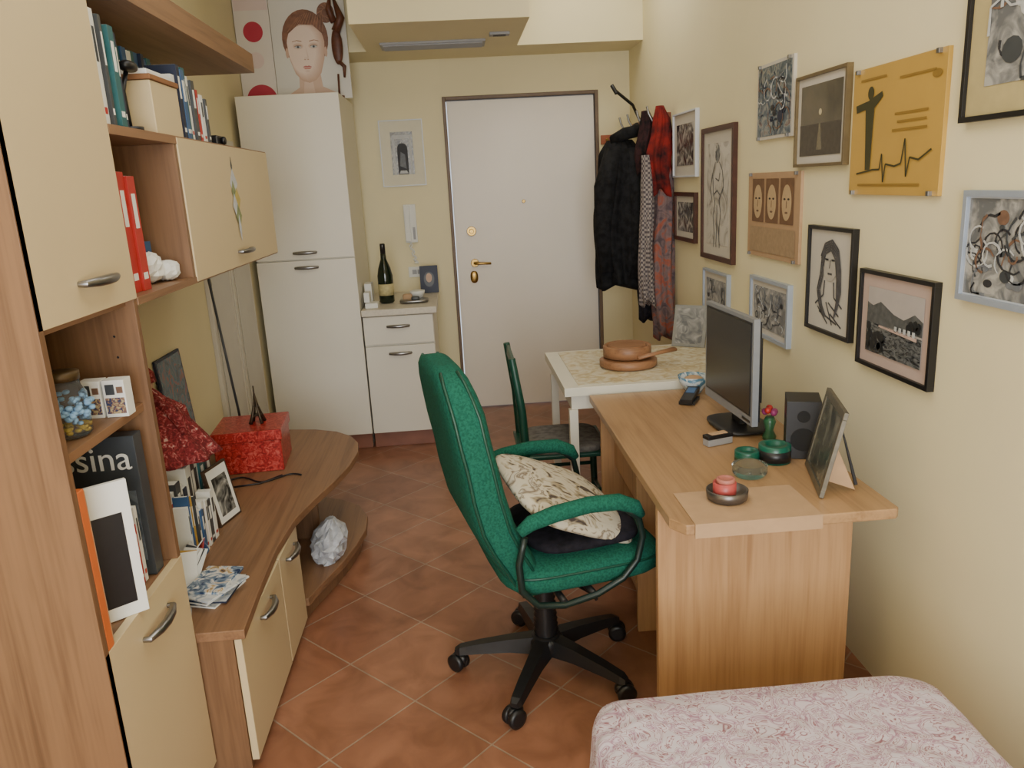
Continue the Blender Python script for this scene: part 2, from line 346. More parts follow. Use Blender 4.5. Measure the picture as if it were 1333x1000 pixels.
def d_faces(b,w,h,y):
    for k in range(3):
        cx=(-.28+.28*k)*w
        b.flat([(cx-.12*w,.42*h),(cx+.12*w,.42*h),(cx+.12*w,.93*h),(cx-.12*w,.93*h)],y,plain('sepia_dark',(112,80,54),.5,0,.15,40))
        b.flat(ell(cx,.66*h,.085*w,.2*h),y-.0007,plain('sepia_light',(190,162,122),.5,0,.06,40))
        for s in (-1,1): b.flat(ell(cx+s*.035*w,.7*h,.018*w,.012*h),y-.0014,blackf)
        b.flat(line2(cx,.68*h,cx,.6*h,.004),y-.0014,BRN)
        b.flat(ell(cx,.55*h,.026*w,.012*h),y-.0014,BRN)
    b.flat([(-.44*w,.06*h),(.44*w,.06*h),(.44*w,.36*h),(-.44*w,.36*h)],y,plain('sepia_mid',(160,134,102),.5,0,.12,60))
def d_yellow(b,w,h,y):
    n=plain('dark_print_green',(60,58,30),.5,0,.1,30); x0=-.27*w
    b.flat(ell(x0,h*.80,.016,.018),y,n)
    b.flat([(x0-.075,h*.66),(x0-.08,h*.72),(x0-.01,h*.745),(x0+.06,h*.80),(x0+.065,h*.76),(x0+.022,h*.68),(x0+.018,h*.45),(x0+.015,h*.2),(x0-.012,h*.2),(x0-.018,h*.45),(x0-.025,h*.68)],y,n)
    P=[(-.4,.17),(-.2,.2),(-.12,.2),(-.1,.32),(-.07,.1),(-.05,.24),(.05,.22),(.12,.24),(.15,.42),(.18,.14),(.21,.28),(.3,.26),(.42,.33)]
    for a,c in zip(P,P[1:]): b.flat(line2(a[0]*w,a[1]*h,c[0]*w,c[1]*h,.005),y-.0006,n)
    t=plain('faded_print',(140,108,40),.5,0,.05,30)
    for (a,z,l) in [(.05,.86,.36),(.02,.6,.34),(.05,.54,.3),(.0,.48,.36),(-.4,.9,.3),(-.38,.07,.7)]: b.flat([(a*w,z*h),((a+l)*w,z*h),((a+l)*w,(z+.018)*h),(a*w,(z+.018)*h)],y,t)
    b.flat(ell(.42*w,.84*h,.02,.01),y,t)
def d_sun(b,w,h,y):
    b.flat([(-w/2+.035,.035),(w/2-.035,.035),(w/2-.035,h*.46),(-w/2+.035,h*.46)],y,plain('sea_dark',(74,68,60),.4,0,.2,60))
    b.flat(ell(0,.58*h,.010,.010),y,plain('sun_disc',(196,184,150),.5,0,.02,10)); b.flat([(-.05*w,.18*h),(.05*w,.18*h),(.012*w,.46*h),(-.012*w,.46*h)],y-.0006,plain('sun_glint',(120,112,92),.5,0,.2,90))
def d_lake(b,w,h,y):
    x0,x1=-w/2+.047,w/2-.047; z0,z1=.047,h-.047; H=z1-z0
    b.flat([(x0,z0),(x1,z0),(x1,z1),(x0,z1)],y,plain('print_sky',(180,172,168),.4,0,.05,20))
    b.flat([(x0,z0+.45*H),(x1,z0+.45*H),(x1,z0+.66*H),(x1-.04,z0+.74*H),(x1-.09,z0+.62*H),(0,z0+.66*H),(x0+.07,z0+.80*H),(x0+.03,z0+.72*H),(x0,z0+.76*H)],y-.0007,plain('print_hills',(88,90,90),.4,0,.35,60))
    b.flat([(x0,z0),(x1,z0),(x1,z0+.42*H),(x0,z0+.46*H)],y-.0014,art('print_water',[(0.4,(46,48,50)),(0.6,(112,114,114))],26,stretch=(1,1,3)))
    rnd=random.Random(4)
    for k in range(22):
        xx=x0+.005+rnd.random()**1.5*.10; b.flat(ell(max(xx,x0+.014),z0+.014+rnd.random()*(.42-1.9*(xx-x0))*H*.9,.013,.012,8),y-.002-.0002*(k%5),plain('print_trees',(34,36,38),.4,0,.3,60))
    for k in range(14):
        b.flat(ell(x1-.015-rnd.random()*.05,z0+.5*H+rnd.random()*.14*H,.012,.011,8),y-.0020-.0002*(k%4),plain('print_trees',(0,0,0)))
    b.flat([(x0+.07,z0+.42*H),(x1-.02,z0+.37*H),(x1-.02,z0+.42*H),(x0+.07,z0+.45*H)],y-.0034,plain('print_shore',(196,170,158),.4,0,.2,60))
    for k in range(5): b.flat([(x1-.13+k*.022,z0+.42*H),(x1-.118+k*.022,z0+.42*H),(x1-.118+k*.022,z0+.50*H),(x1-.13+k*.022,z0+.50*H)],y-.0034,LG)
mk(3.89,4.30,1.535,1.855,'framed_street_photo',whitef,.008,cardw,.05,sk2)
mk(3.355,3.80,1.156,1.75,'framed_figure_drawing',brownf,.022,cardw,.05,sk1,deco=d_sketchfig)
mk(3.90,4.27,1.21,1.46,'framed_small_photo',brownf,.02,cardw,.03,sk2)
mk(3.41,3.76,.87,1.106,'framed_abstract_print',silver,.01,cardw,.03,sk3,deco=scribble(3,16,.004,[INK,DGREY],.05,.05))
mk(2.79,3.12,1.66,1.93,'clip_framed_collage',silver,.0,cardw,.012,col1,deco=scribble(5,34,.005,[INK,NAVY,LG,BRN,MG],.02,.02))
mk(2.39,2.75,1.552,1.844,'framed_sunset_photo',plain('dark_gold_frame',(112,96,66),.4,.2,.1,30),.01,cardw,.025,sun,deco=d_sun)
mk(1.91,2.36,1.465,1.812,'yellow_conference_poster',blackf,.0,None,0,YELL,deco=d_yellow)
mk(2.70,3.19,1.22,1.54,'clip_framed_faces_print',silver,.0,None,0,TAN,deco=d_faces)
mk(2.755,3.135,.905,1.14,'silver_framed_abstract_print',silver,.014,cardw,.022,sk3,deco=scribble(8,34,.004,[INK,DGREY,LG,MG],.038,.038))
mk(2.30,2.61,1.017,1.364,'framed_charcoal_portrait',blackf,.012,cardw,.0,None,deco=d_portrait)
mk(1.875,2.25,.972,1.255,'framed_lake_photo',blackf,.012,plain('pinkish_mount',(190,168,158),.6,0,.02,20),.035,None,deco=d_lake)
mk(1.35,1.84,1.631,2.2,'gold_mounted_artwork',blackf,.012,plain('gold_mount',(188,172,124),.45,0,.05,30),.06,sk3,deco=scribble(21,70,.007,[INK,INK,BRN,LG,MG,DGREY],.075,.075))
mk(1.40,1.795,1.227,1.48,'white_framed_abstract_print',silver,.014,whitef,.004,sk3,deco=scribble(13,70,.005,[INK,INK,BRN,LG,LG,MG,DGREY],.022,.022))
frame('framed_architecture_photo',Matrix.Translation((-.32,YF,1.57)),.285,.42,whitef,.006,plain('ivory_mount',(216,210,186),.6,0,.02,20),.075,None,deco=d_build)
# ------------------------------------------------------------ left wall unit
XF=-.76; Y1,Y2=1.442,1.90
def wallunit():
    b=B('wall_unit_cabinet',bevel=.002)
    bk=XL+.005
    b.box(bk,XF,Y1,Y1+.02,0,2.55,WZ)
    b.box(bk,XF-.02,Y2-.02,Y2,0,2.55,WZ)
    b.box(bk,bk+.012,Y1+.02,Y2-.02,0,2.55,WZ)
    for z in (.06,.65,1.065,1.32,1.80,2.53): b.box(bk+.012,XF-.022,Y1+.02,Y2-.02,z,z+.02,WY)
    b.box(bk+.012,XF-.03,Y1+.02,Y2-.02,0,.06,WZ)
    b.box(XF-.02,XF,Y1+.003,Y2-.003,1.335,2.55,CREAM)
    b.box(XF-.02,XF,Y1+.003,Y2-.003,.05,.672,CREAM)
    b.box(XF-.021,XF-.003,Y2-.02,Y2,.672,1.335,WZ)
    for zz in (.75,.8,.85,.9,.95,1.0,1.15,1.2,1.25): b.cyl((XF-.06,Y2-.0202,zz),(XF-.06,Y2-.0215,zz),.003,BLACK,8)
    handle(b,(XF,1.70,1.40),.15,(0,1,0),(1,0,0),.006); handle(b,(XF,1.69,.605),.15,(0,1,0),(1,0,0),.006)
    ya,yb=2.34,3.41
    b.box(bk,XF,Y2+.001,yb,1.705,1.727,WY); b.box(bk,XF,Y2+.001,yb,1.318,1.336,WY)
    b.box(bk,XF-.002,ya-.02,ya,1.336,1.705,WZ); b.box(bk,XF-.021,yb-.02,yb,1.336,1.705,WZ)
    b.box(XF-.018,XF+.002,ya+.002,yb,1.322,1.723,CREAM)
    b.box(bk,bk+.01,Y2,yb,1.336,1.705,WZ)
    handle(b,(XF+.002,2.88,1.37),.15,(0,1,0),(1,0,0),.005)
    b.box(bk,XF,Y2+.001,3.40,2.03,2.10,WY)
    b.done()
wallunit()
def bench():
    b=B('tv_bench',bevel=.002)
    out=[(-.635,1.905),(-.648,2.15),(-.655,2.4),(-.64,2.62),(-.60,2.80),(-.55,2.98),(-.515,3.15),(-.50,3.32),(-.515,3.45),(-.56,3.56),(-.64,3.65),(-.75,3.71),(-.88,3.74),(XL+.005,3.745),(XL+.005,1.905)]
    b.prism(out,.412,.44,WY)
    low=[(-.64,2.67),(-.60,2.80),(-.55,2.95),(-.515,3.10),(-.49,3.25),(-.50,3.40),(-.55,3.53),(-.64,3.62),(-.75,3.68),(-.88,3.71),(XL+.015,3.715),(XL+.015,2.67)]
    b.prism(low,.07,.10,WY); low2=[(x-.03 if x>-1 else x,y-.01 if y>3 else y+.01) for x,y in low]; b.prism(low2,0,.07,WZ)
    b.box(XL+.01,-.67,1.91,1.93,0,.412,WZ); b.box(XL+.01,-.66,2.645,2.665,0,.412,WZ); b.box(XL+.01,-.67,2.37,2.385,.05,.412,WZ)
    b.box(XL+.01,-.68,1.93,2.645,.0,.07,WZ)
    b.box(-.668,-.648,1.912,2.372,.03,.408,CREAM); b.box(-.668,-.648,2.378,2.655,.03,.408,CREAM)
    b.box(-.95,-.93,2.67,3.6,.10,.412,WZ); b.box(-.93,-.68,3.20,3.22,.10,.412,WZ)
    handle(b,(-.648,2.16,.36),.12,(0,1,0),(1,0,0)); handle(b,(-.648,2.52,.365),.12,(0,1,0),(1,0,0)); b.done()
    b=B('glossy_wall_panel',bevel=.002)
    for y in (3.78,4.18): 
        b.box(XL,XL+.02,y,y+.38,0,1.85,plain('pale_panel',(206,200,184),.3,0,.03,8)); b.box(XL+.02,XL+.026,y+.04,y+.34,.12,1.81,plain('glossy_panel',(190,184,168),.2,.1,.03,8))
    b.done()
bench()
def books(name,x1,y0,z0,items,depth=.17):
    b=B(name,bevel=.001); y=y0
    for (t,h,m) in items:
        dd=depth*random.uniform(.85,1.0); s=random.uniform(0,.015)
        b.box(x1-s-dd,x1-s,y,y+t,z0,z0+h,m); b.box(x1-s-dd+.004,x1-s-.004,y+.002,y+t-.002,z0+h-.004,z0+h+.0005,PAPER)
        b.box(x1-s-.0005,x1-s+.0006,y+t*.25,y+t*.75,z0+h*.55,z0+h*.85,PAPER if m is not PAPER else DGREY)
        b.box(x1-s-.0005,x1-s+.0006,y+t*.2,y+t*.8,z0+h*.1,z0+h*.16,PAPER if m is not PAPER else RED)
        y+=t+.0015
    return b.done()
z=1.7275
books('book_row',XF-.008,1.915,z,[(.026,.245,TEAL),(.024,.25,PAPER),(.014,.24,DGREY),(.022,.235,PAPER),(.03,.225,TEAL),(.022,.22,PAPER),(.02,.22,NAVY)],depth=.2)
books('book_row',XF-.13,2.10,z,[(.025,.23,PAPER),(.03,.24,BLUE),(.02,.235,PAPER),(.025,.24,TEAL),(.02,.235,PAPER),(.03,.23,BLUE),(.025,.24,PAPER),(.03,.245,TEAL),(.02,.25,NAVY),(.03,.25,BLUE),(.02,.25,PAPER),(.025,.25,TEAL),(.03,.25,BLUE),(.03,.245,PAPER),(.03,.25,TEAL),(.03,.25,BLUE),(.02,.25,NAVY),(.03,.24,BLUE),(.03,.245,TEAL),(.03,.24,BLUE)],depth=.2)
books('book_row',XF-.02,2.47,z,[(.03,.18,PAPER),(.025,.21,NAVY),(.03,.20,BLUE),(.03,.21,TEAL),(.02,.19,PAPER),(.03,.18,DGREY),(.03,.17,BLUE),(.02,.16,RED),(.02,.16,BLUE),(.03,.15,PAPER),(.02,.14,DGREY)],depth=.10)
b=B('file_box',bevel=.002); b.box(XF-.115,XF-.012,2.24,2.45,z,z+.135,CREAM); b.box(XF-.12,XF-.008,2.235,2.455,z+.136,z+.150,plain('cardboard_brown',(140,96,60),.7,0,.1,30)); b.box(XF-.115,XF-.02,2.25,2.44,z+.151,z+.165,PAPER); b.done()
b=B('desk_clamp_lamp'); b.cyl((XF-.05,2.16,z),(XF-.05,2.16,z+.012),.032,BLACK); b.tube([(XF-.05,2.16,z+.01),(XF-.055,2.165,z+.10),(XF-.045,2.18,z+.15)],.006,BLACK); b.sq((XF-.04,2.185,z+.16),(.018,.035,.014),BLACK,.8); b.done()
b=B('camera_case',bevel=.006); b.box(XF-.09,XF-.03,2.86,2.95,z,z+.035,BLACK); b.cyl((XF-.03,2.905,z+.018),(XF-.015,2.905,z+.018),.014,BLACK); b.done()
z=1.3365
books('red_binders',XF-.03,1.985,z,[(.045,.29,RED),(.045,.28,RED)],depth=.24)
b=B('crumpled_paper_pile'); b.sq((XF-.09,2.20,z+.045),(.05,.05,.045),PAPER,.9,jit=.12,nu=16,nv=9); b.sq((XF-.055,2.265,z+.03),(.035,.04,.03),PAPER,.9,jit=.14,nu=14,nv=8); b.box(XF-.16,XF-.10,2.13,2.14,z,z+.13,PAPER); b.box(XF-.16,XF-.10,2.26,2.30,z,z+.11,BLUE); b.done()
z=1.0855
b=B('flower_jar'); gl=glassy('jar_glass')
JX,JY=-.835,1.63
b.lathe([(.036,0),(.044,.008),(.045,.09),(.036,.108),(.034,.12)],(JX,JY,z),gl); b.lathe([(.037,.121),(.038,.138),(.02,.141)],(JX,JY,z),plain('dark_lid',(84,66,40),.4,.4,.1,30))
pb=plain('pale_blue_petals',(128,166,200),.8,0,.3,80)
for k in range(90):
    a=random.uniform(0,2*pi); r=random.uniform(.036,.041); b.sq((JX+r*math.cos(a),JY+r*math.sin(a),z+random.uniform(.03,.088)),(.006,.006,.005),pb,1,nu=7,nv=5)
for k in range(30):
    a=random.uniform(-2.2,.6); r=random.uniform(.046,.05); b.sq((JX+r*math.cos(a),JY+r*math.sin(a),z+random.uniform(.045,.075)),(.008,.008,.006),pb,1,nu=7,nv=5)
for k in range(30):
    a=random.uniform(0,2*pi); r=random.uniform(.02,.038); b.sq((JX+r*math.cos(a),JY+r*math.sin(a),z+random.uniform(.012,.025)),(.007,.007,.005),plain('yellow_potpourri',(190,160,60),.8,0,.2,60),1,nu=7,nv=5)
b.done()
b=B('decorated_boxes',bevel=.001)
tp=art('tiny_photo',[(0.4,(60,70,100)),(0.5,(140,106,90)),(0.6,(180,168,130))],90,'noise')
for x in (-.868,-.815): b.box(x,x+.048,1.76,1.80,z,z+.085,PAPER); b.box(x+.003,x+.045,1.7588,1.7605,z+.008,z+.045,tp); b.box(x+.006,x+.026,1.7588,1.7605,z+.052,z+.076,DGREY); b.box(x+.03,x+.044,1.7588,1.7605,z+.055,z+.07,BRN)
b.done()
z=.6725
b=B('orange_binder',bevel=.002); b.box(-1.03,XF-.001,1.466,1.492,z,z+.345,ORANGE); b.box(-1.02,XF-.002,1.4925,1.497,z,z+.34,TAN); b.done()
b=B('white_ring_folder',M=T(-.745,1.635,z,math.radians(38)),bevel=.001); b.box(-.155,0,-.006,.006,0,.31,PAPER); b.box(-.14,-.02,-.0075,-.006,.03,.24,BLACK); b.box(-.15,-.01,.008,.022,0,.28,BLACK); b.box(-.155,.0,.024,.034,0,.18,PINK); b.done()
bo=B('city_guide_book',bevel=.002); bo.box(-1.0,-.785,1.80,1.845,z,z+.355,DGREY); bo.box(-.995,-.80,1.7985,1.80,z+.04,z+.22,art('cover_photo_dim',[(0.35,(44,50,58)),(0.6,(96,104,112))],12)); bk=bo.done()
tx=bpy.data.curves.new('cover_title','FONT'); tx.body='messina'; tx.size=.085; tx.extrude=.0006; tx.materials.append(PAPER)
to=bpy.data.objects.new('cover_title',tx); bpy.context.collection.objects.link(to); to.parent=bk
to.location=Vector((-1.065,1.797,z+.275))-bk.location; to.rotation_euler=(pi/2,0,0)
books('brochure_row',XF-.035,1.70,z,[(.02,.16,PAPER),(.02,.18,NAVY),(.02,.15,RED),(.015,.19,PAPER)],depth=.1)
z=.4405
redm=art('red_gift_wrap',[(0.35,(130,28,26)),(0.5,(172,42,38)),(0.66,(196,90,78))],55,'noise',rough=.3)
b=B('red_gift_box',T(-.93,3.27,0,.08),bevel=.004); b.box(-.135,.135,-.13,.13,z,z+.165,redm); b.box(-.142,.142,-.137,.137,z+.135,z+.18,redm); b.done()
b=B('eiffel_tower_figurine'); c=(-.90,3.27); zz=z+.181; dk=plain('dark_bronze',(76,64,50),.4,.7,.1,40)
for sx in (-1,1):
    for sy in (-1,1): b.tube([(c[0]+sx*.024,c[1]+sy*.024,zz),(c[0]+sx*.014,c[1]+sy*.014,zz+.035),(c[0]+sx*.006,c[1]+sy*.006,zz+.075),(c[0],c[1],zz+.13)],[.008,.007,.005,.003],dk,6)
b.box(c[0]-.018,c[0]+.018,c[1]-.018,c[1]+.018,zz+.03,zz+.038,dk); b.box(c[0]-.011,c[0]+.011,c[1]-.011,c[1]+.011,zz+.068,zz+.075,dk); b.cyl((c[0],c[1],zz+.12),(c[0],c[1],zz+.16),.003,dk,8); b.done()
b=B('thin_metal_rod'); b.cyl((-1.06,3.60,z),(-1.06,3.60,z+.01),.03,STEEL); b.tube([(-1.06,3.60,z),(-1.13,3.62,1.25)],.006,DGREY,8); b.done()
books('dvd_row',-.94,2.30,z,[(.03,.2,BLUE),(.02,.22,PAPER),(.03,.19,RED),(.015,.22,PAPER),(.04,.24,DGREY),(.02,.22,PAPER),(.03,.2,NAVY),(.05,.26,PAPER),(.04,.27,DGREY),(.05,.26,PAPER),(.05,.25,TEAL),(.05,.26,DGREY)],depth=.2)
books('brochure_row',-.875,2.30,z,[(.012,.2,PAPER),(.01,.23,BLUE),(.012,.19,PAPER),(.01,.22,YELL),(.012,.18,PAPER),(.01,.21,DGREY),(.015,.16,PAPER),(.02,.15,BLUE),(.02,.17,PAPER),(.015,.14,RED),(.02,.16,PAPER),(.03,.15,DGREY),(.03,.17,PAPER)],depth=.05)
b=B('leaning_picture_frame',T(-.87,2.66,z,pi/2-.25,0,-.18),bevel=.002); b.box(-.07,.07,0,.012,0,.21,plain('dark_wood_edge',(70,52,40),.5,0,.1,30)); b.box(-.062,.062,-.0012,0,.008,.202,PAPER); b.box(-.045,.045,-.002,-.0012,.03,.17,sk2); b.done()
b=B('postcard_stack'); 
for k in range(8): b.box(-.06,.06,-.04,.04,0,.003,[PAPER,RED,BLUE,PAPER,DGREY,PAPER,YELL,PAPER][k],T(-.885+.012*(k%3),2.27-.014*k,z+.048,.25*k,-.85,0))
b.done()
b=B('fabric_doll'); dm=art('red_floral_cloth',[(0.4,(100,26,30)),(0.52,(136,38,42)),(0.62,(166,84,84)),(0.7,(196,166,156))],60,'noise',rough=.9)
cx,cy,cz=-1.02,2.60,z+.275
L=[]
for k in range(14):
    t=k/13; r=.135*(1-t)**.85+.022
    L.append([(cx+(r*(1+.08*math.sin(9*a+2*t)))*math.cos(a)-.05*t,cy+(r*(1+.08*math.sin(9*a+2*t)))*math.sin(a),cz+.24*t) for a in [2*pi*j/54 for j in range(54)]])
b.loft(L,dm); b.sq((cx-.05,cy,cz+.255),(.03,.03,.032),SKIN2,1); b.lathe([(.042,0),(.038,.03),(.018,.055),(.004,.075)],(cx-.05,cy,cz+.26),dm)
b.tube([(cx-.02,cy-.02,cz+.21),(cx+.06,cy-.05,cz+.14),(cx+.08,cy-.06,cz+.09)],[.016,.02,.014],dm); b.tube([(cx-.04,cy+.02,cz+.21),(cx+.03,cy+.08,cz+.14),(cx+.04,cy+.09,cz+.09)],[.016,.02,.014],dm); b.done()
b=B('leaning_print',T(-1.15,3.17,z,pi/2,0,-.07),bevel=.001); b.box(-.15,.12,0,.01,0,.52,NAVY); b.box(-.14,.11,-.001,0,.01,.51,art('leaning_picture',[(0.35,(30,40,54)),(0.5,(66,92,104)),(0.62,(130,72,64)),(0.7,(60,90,60))],14)); b.done()
b=B('magazine_pile',bevel=.0005)
mgp=art('magazine_cover',[(0.36,(40,60,96)),(0.46,(120,140,160)),(0.54,(222,220,214)),(0.62,(190,160,110)),(0.7,(90,80,80))],22)
mgs=art('magazine_cover_pale',[(0.4,(150,160,172)),(0.5,(216,216,210)),(0.66,(190,196,204))],26)
for k,(m,a,dx,dy) in enumerate([(PAPER,.3,0,0),(NAVY,.5,.01,.01),(PAPER,.2,-.01,.0),(mgs,.75,-.03,.03),(BLUE,.5,.0,.02),(mgs,.1,.012,-.02),(mgp,.42,.0,.01)]): 
    b.box(-.055,.055,-.08,.08,0,.005,m,T(-.775+dx,2.12+dy,z+.006*k,a-.6))
    b.box(-.054,.054,-.079,.079,.005,.0056,mgp if k%2==0 else mgs,T(-.775+dx,2.12+dy,z+.006*k,a-.6))
b.done()
b=B('loose_papers',bevel=.0003)
for k,(x,y,a) in enumerate([(-.86,2.02,.3),(-.90,2.10,-.2)]): b.box(-.05,.05,-.07,.07,0,.0015,PAPER if k else mgs,T(x,y,z+.002*k,a))
b.done()
b=B('black_cable'); b.tube([(-1.0+.3*t,3.05+.035*math.sin(9*t),z+.004) for t in [k/24 for k in range(25)]],.0035,BLACK,6); b.tube([(-1.0,3.05,z+.004),(-.95,2.98,z+.004),(-.85,3.0,z+.004),(-.78,3.08,z+.004)],.0035,BLACK,6); b.done()
bgm=plain('crinkled_plastic',(178,180,184),.3,0,.3,30,1.0)
b=B('crumpled_plastic_bag')
rn=random.Random(11); L=[]
for a in range(11):
    t=a/10; rr=.078*math.sin(pi*min(1,.2+.72*t))**.7*(1 if t<.75 else 1-(t-.75)*1.6); lp=[]
    for k in range(22):
        th=2*pi*k/22; q=rr*(1+rn.uniform(-.16,.16)); lp.append((-.615+q*.9*math.cos(th)+.02*t,2.99+q*1.15*math.sin(th)+.03*t,.101+.165*t+(rn.uniform(-.009,.009) if 0<a<10 else 0)))
    L.append(lp)
b.loft(L,bgm,sm=False); b.done()
b=B('hanging_ornament',T(XF+.0022,2.86,0,pi/2),bevel=0)
g2=plain('ornament_green',(128,140,96),.5,0,.3,60); g3=plain('ornament_white',(196,200,206),.5,0,.1,60); g4=plain('ornament_yellow',(186,168,90),.5,0,.1,60)
for i,(x,zc,w,h,m) in enumerate([(0,1.66,.010,.03,DGREY),(0,1.60,.045,.05,g3),(-.015,1.575,.024,.035,g2),(.018,1.545,.035,.04,g4),(-.02,1.525,.03,.04,g3),(.005,1.49,.035,.04,g2),(0,1.45,.014,.045,g3)]):
    b.flat([(x-w,zc),(x,zc-h),(x+w,zc),(x,zc+h)],-.0007*i,m)
b.done()
def posters():
    zb=2.091
    b=B('portrait_poster',T(-.775,4.970,zb,0,0,-.02),bevel=.0)
    w,h=.215,.66
    b.box(-w,w,0,.012,0,h,plain('poster_background',(210,207,198),.5,0,.02,6))
    cx,cz=-.025,.265
    def mixmat(t):
        a,c=(186,150,126),(226,204,188); return plain('printed_skin_%d'%int(round(t*20)),tuple(a[i]+(c[i]-a[i])*t for i in range(3)),.5,0,.01,12)
    b.flat([(cx-.17,0.001),(cx+.19,0.001),(cx+.15,.035),(cx+.075,.07),(cx+.066,.16),(cx-.056,.16),(cx-.06,.07),(cx-.12,.035)],-.0006,mixmat(.4))
    b.flat([(cx-.045,0.002),(cx+.03,0.002),(cx+.02,.10),(cx-.03,.10)],-.0012,mixmat(.7))
    b.flat(ell(cx,cz+.07,.132,.158),-.0018,HAIR)
    b.flat(ell(cx+.13,cz+.205,.05,.055),-.0018,HAIR)
    face=[(0,-.172),(.04,-.158),(.074,-.12),(.100,-.04),(.108,.05),(.098,.11),(.06,.155),(0,.17),(-.06,.155),(-.098,.11),(-.108,.05),(-.100,-.04),(-.074,-.12),(-.04,-.158)]
    for i in range(9):
        t=.2+.8*i/8; k=1-.03*i; b.flat([(cx+x*k-.003*i,cz+zz*k+.0015*i) for x,zz in face],-.0024-.0003*i,mixmat(t),th=.0003)
    y=-.0058
    b.flat([(cx-.118,cz+.03),(cx-.116,cz+.14),(cx-.04,cz+.205),(cx+.05,cz+.205),(cx+.112,cz+.14),(cx+.118,cz+.03),(cx+.098,cz+.095),(cx+.05,cz+.142),(cx-.03,cz+.148),(cx-.092,cz+.10)],y,HAIR)
    for k in range(26):
        u=-.105+.21*k/25; b.flat(line2(cx+u,cz+.142-.6*u*u*6,cx+u*.75+.035,cz+.208-u*u*3,.0025),y-.0006,HAIR2 if k%2 else HAIR)
    for k in range(12):
        a0=k*.55; b.flat(line2(cx+.13+.02*math.cos(a0),cz+.205+.02*math.sin(a0),cx+.13+.046*math.cos(a0+1),cz+.205+.05*math.sin(a0+1),.003),y-.0006,HAIR2)
    for s in (-1,1):
        for q in range(3): b.flat(ell(cx+s*.045,cz+.030,.030-.004*q,.017-.003*q),y-.0002*q,mixmat(.7-.15*q),th=.0002)
        b.flat(ell(cx+s*.045,cz+.025,.018,.0065),y-.0009,LG); b.flat(ell(cx+s*.045,cz+.025,.0075,.0065),y-.0016,MG); b.flat(ell(cx+s*.045,cz+.025,.0035,.0035),y-.0022,INK)
        b.flat(line2(cx+s*.026,cz+.030,cx+s*.045,cz+.033,.0025),y-.0022,BRN); b.flat(line2(cx+s*.045,cz+.033,cx+s*.065,cz+.029,.0025),y-.0022,BRN)
        b.flat(line2(cx+s*.022,cz+.055,cx+s*.05,cz+.061,.004),y-.0009,HAIR2); b.flat(line2(cx+s*.05,cz+.061,cx+s*.076,cz+.054,.003),y-.0009,HAIR2)
        b.flat(ell(cx+s*.009-.003,cz-.044,.005,.0028),y-.0014,mixmat(0)); b.flat(ell(cx+s*.111,cz-.005,.009,.028),-.0023,mixmat(.2))
    b.flat([(cx-.004,cz+.03),(cx+.006,cz-.01),(cx+.011,cz-.04),(cx+.004,cz-.044),(cx+.001,cz-.01)],y,mixmat(.7)); b.flat(ell(cx-.003,cz-.038,.014,.008),y-.0004,mixmat(.85))
    b.flat([(cx-.030,cz-.084),(cx-.012,cz-.077),(cx-.003,cz-.080),(cx+.006,cz-.077),(cx+.024,cz-.084),(cx-.003,cz-.087)],y-.0007,LIPS); b.flat([(cx-.028,cz-.086),(cx-.003,cz-.089),(cx+.022,cz-.086),(cx+.012,cz-.097),(cx-.018,cz-.097)],y-.0007,plain('printed_lower_lip',(196,134,122),.5,0,.05,12))
    b.flat(ell(cx-.003,cz-.107,.014,.004),y-.0003,mixmat(.65))
    b.done()
    b=B('circle_print_poster',T(-1.095,4.98,zb,0,0,-.02),bevel=.0005); b.box(-.1,.1,0,.012,0,.66,plain('poster_white',(216,208,198),.5,0,.02,6))
    rd=plain('crimson_print',(176,38,62),.5,0,.03,8); pk=plain('pale_pink_print',(214,194,188),.5,0,.02,8)
    b.flat(ell(0,.385,.056,.056),-.0006,rd); b.flat(ell(.01,.012,.088,.085,24,0,pi*24/23),-.0006,rd); b.flat(ell(0,.23,.045,.045),-.0006,pk); b.flat([(-.095,.50),(.095,.50),(.095,.64),(-.095,.64)],-.0006,pk); b.done()
    b=B('carved_wooden_mask'); wm=plain('dark_carved_wood',(90,50,34),.5,0,.3,40,.5)
    b.cyl((-.63,4.93,2.0905),(-.63,4.93,2.10),.03,wm); b.tube([(-.63,4.93,2.1),(-.625,4.93,2.22)],[.006,.006],wm)
    b.sq((-.615,4.93,2.37),(.032,.018,.10),wm,1); b.tube([(-.615,4.93,2.45),(-.58,4.925,2.52),(-.61,4.93,2.62)],[.026,.024,.008],wm); b.tube([(-.62,4.93,2.50),(-.645,4.925,2.57),(-.63,4.93,2.64)],[.02,.018,.006],wm); b.tube([(-.615,4.93,2.29),(-.585,4.93,2.26),(-.59,4.93,2.2)],[.012,.012,.006],wm); b.done()
posters()
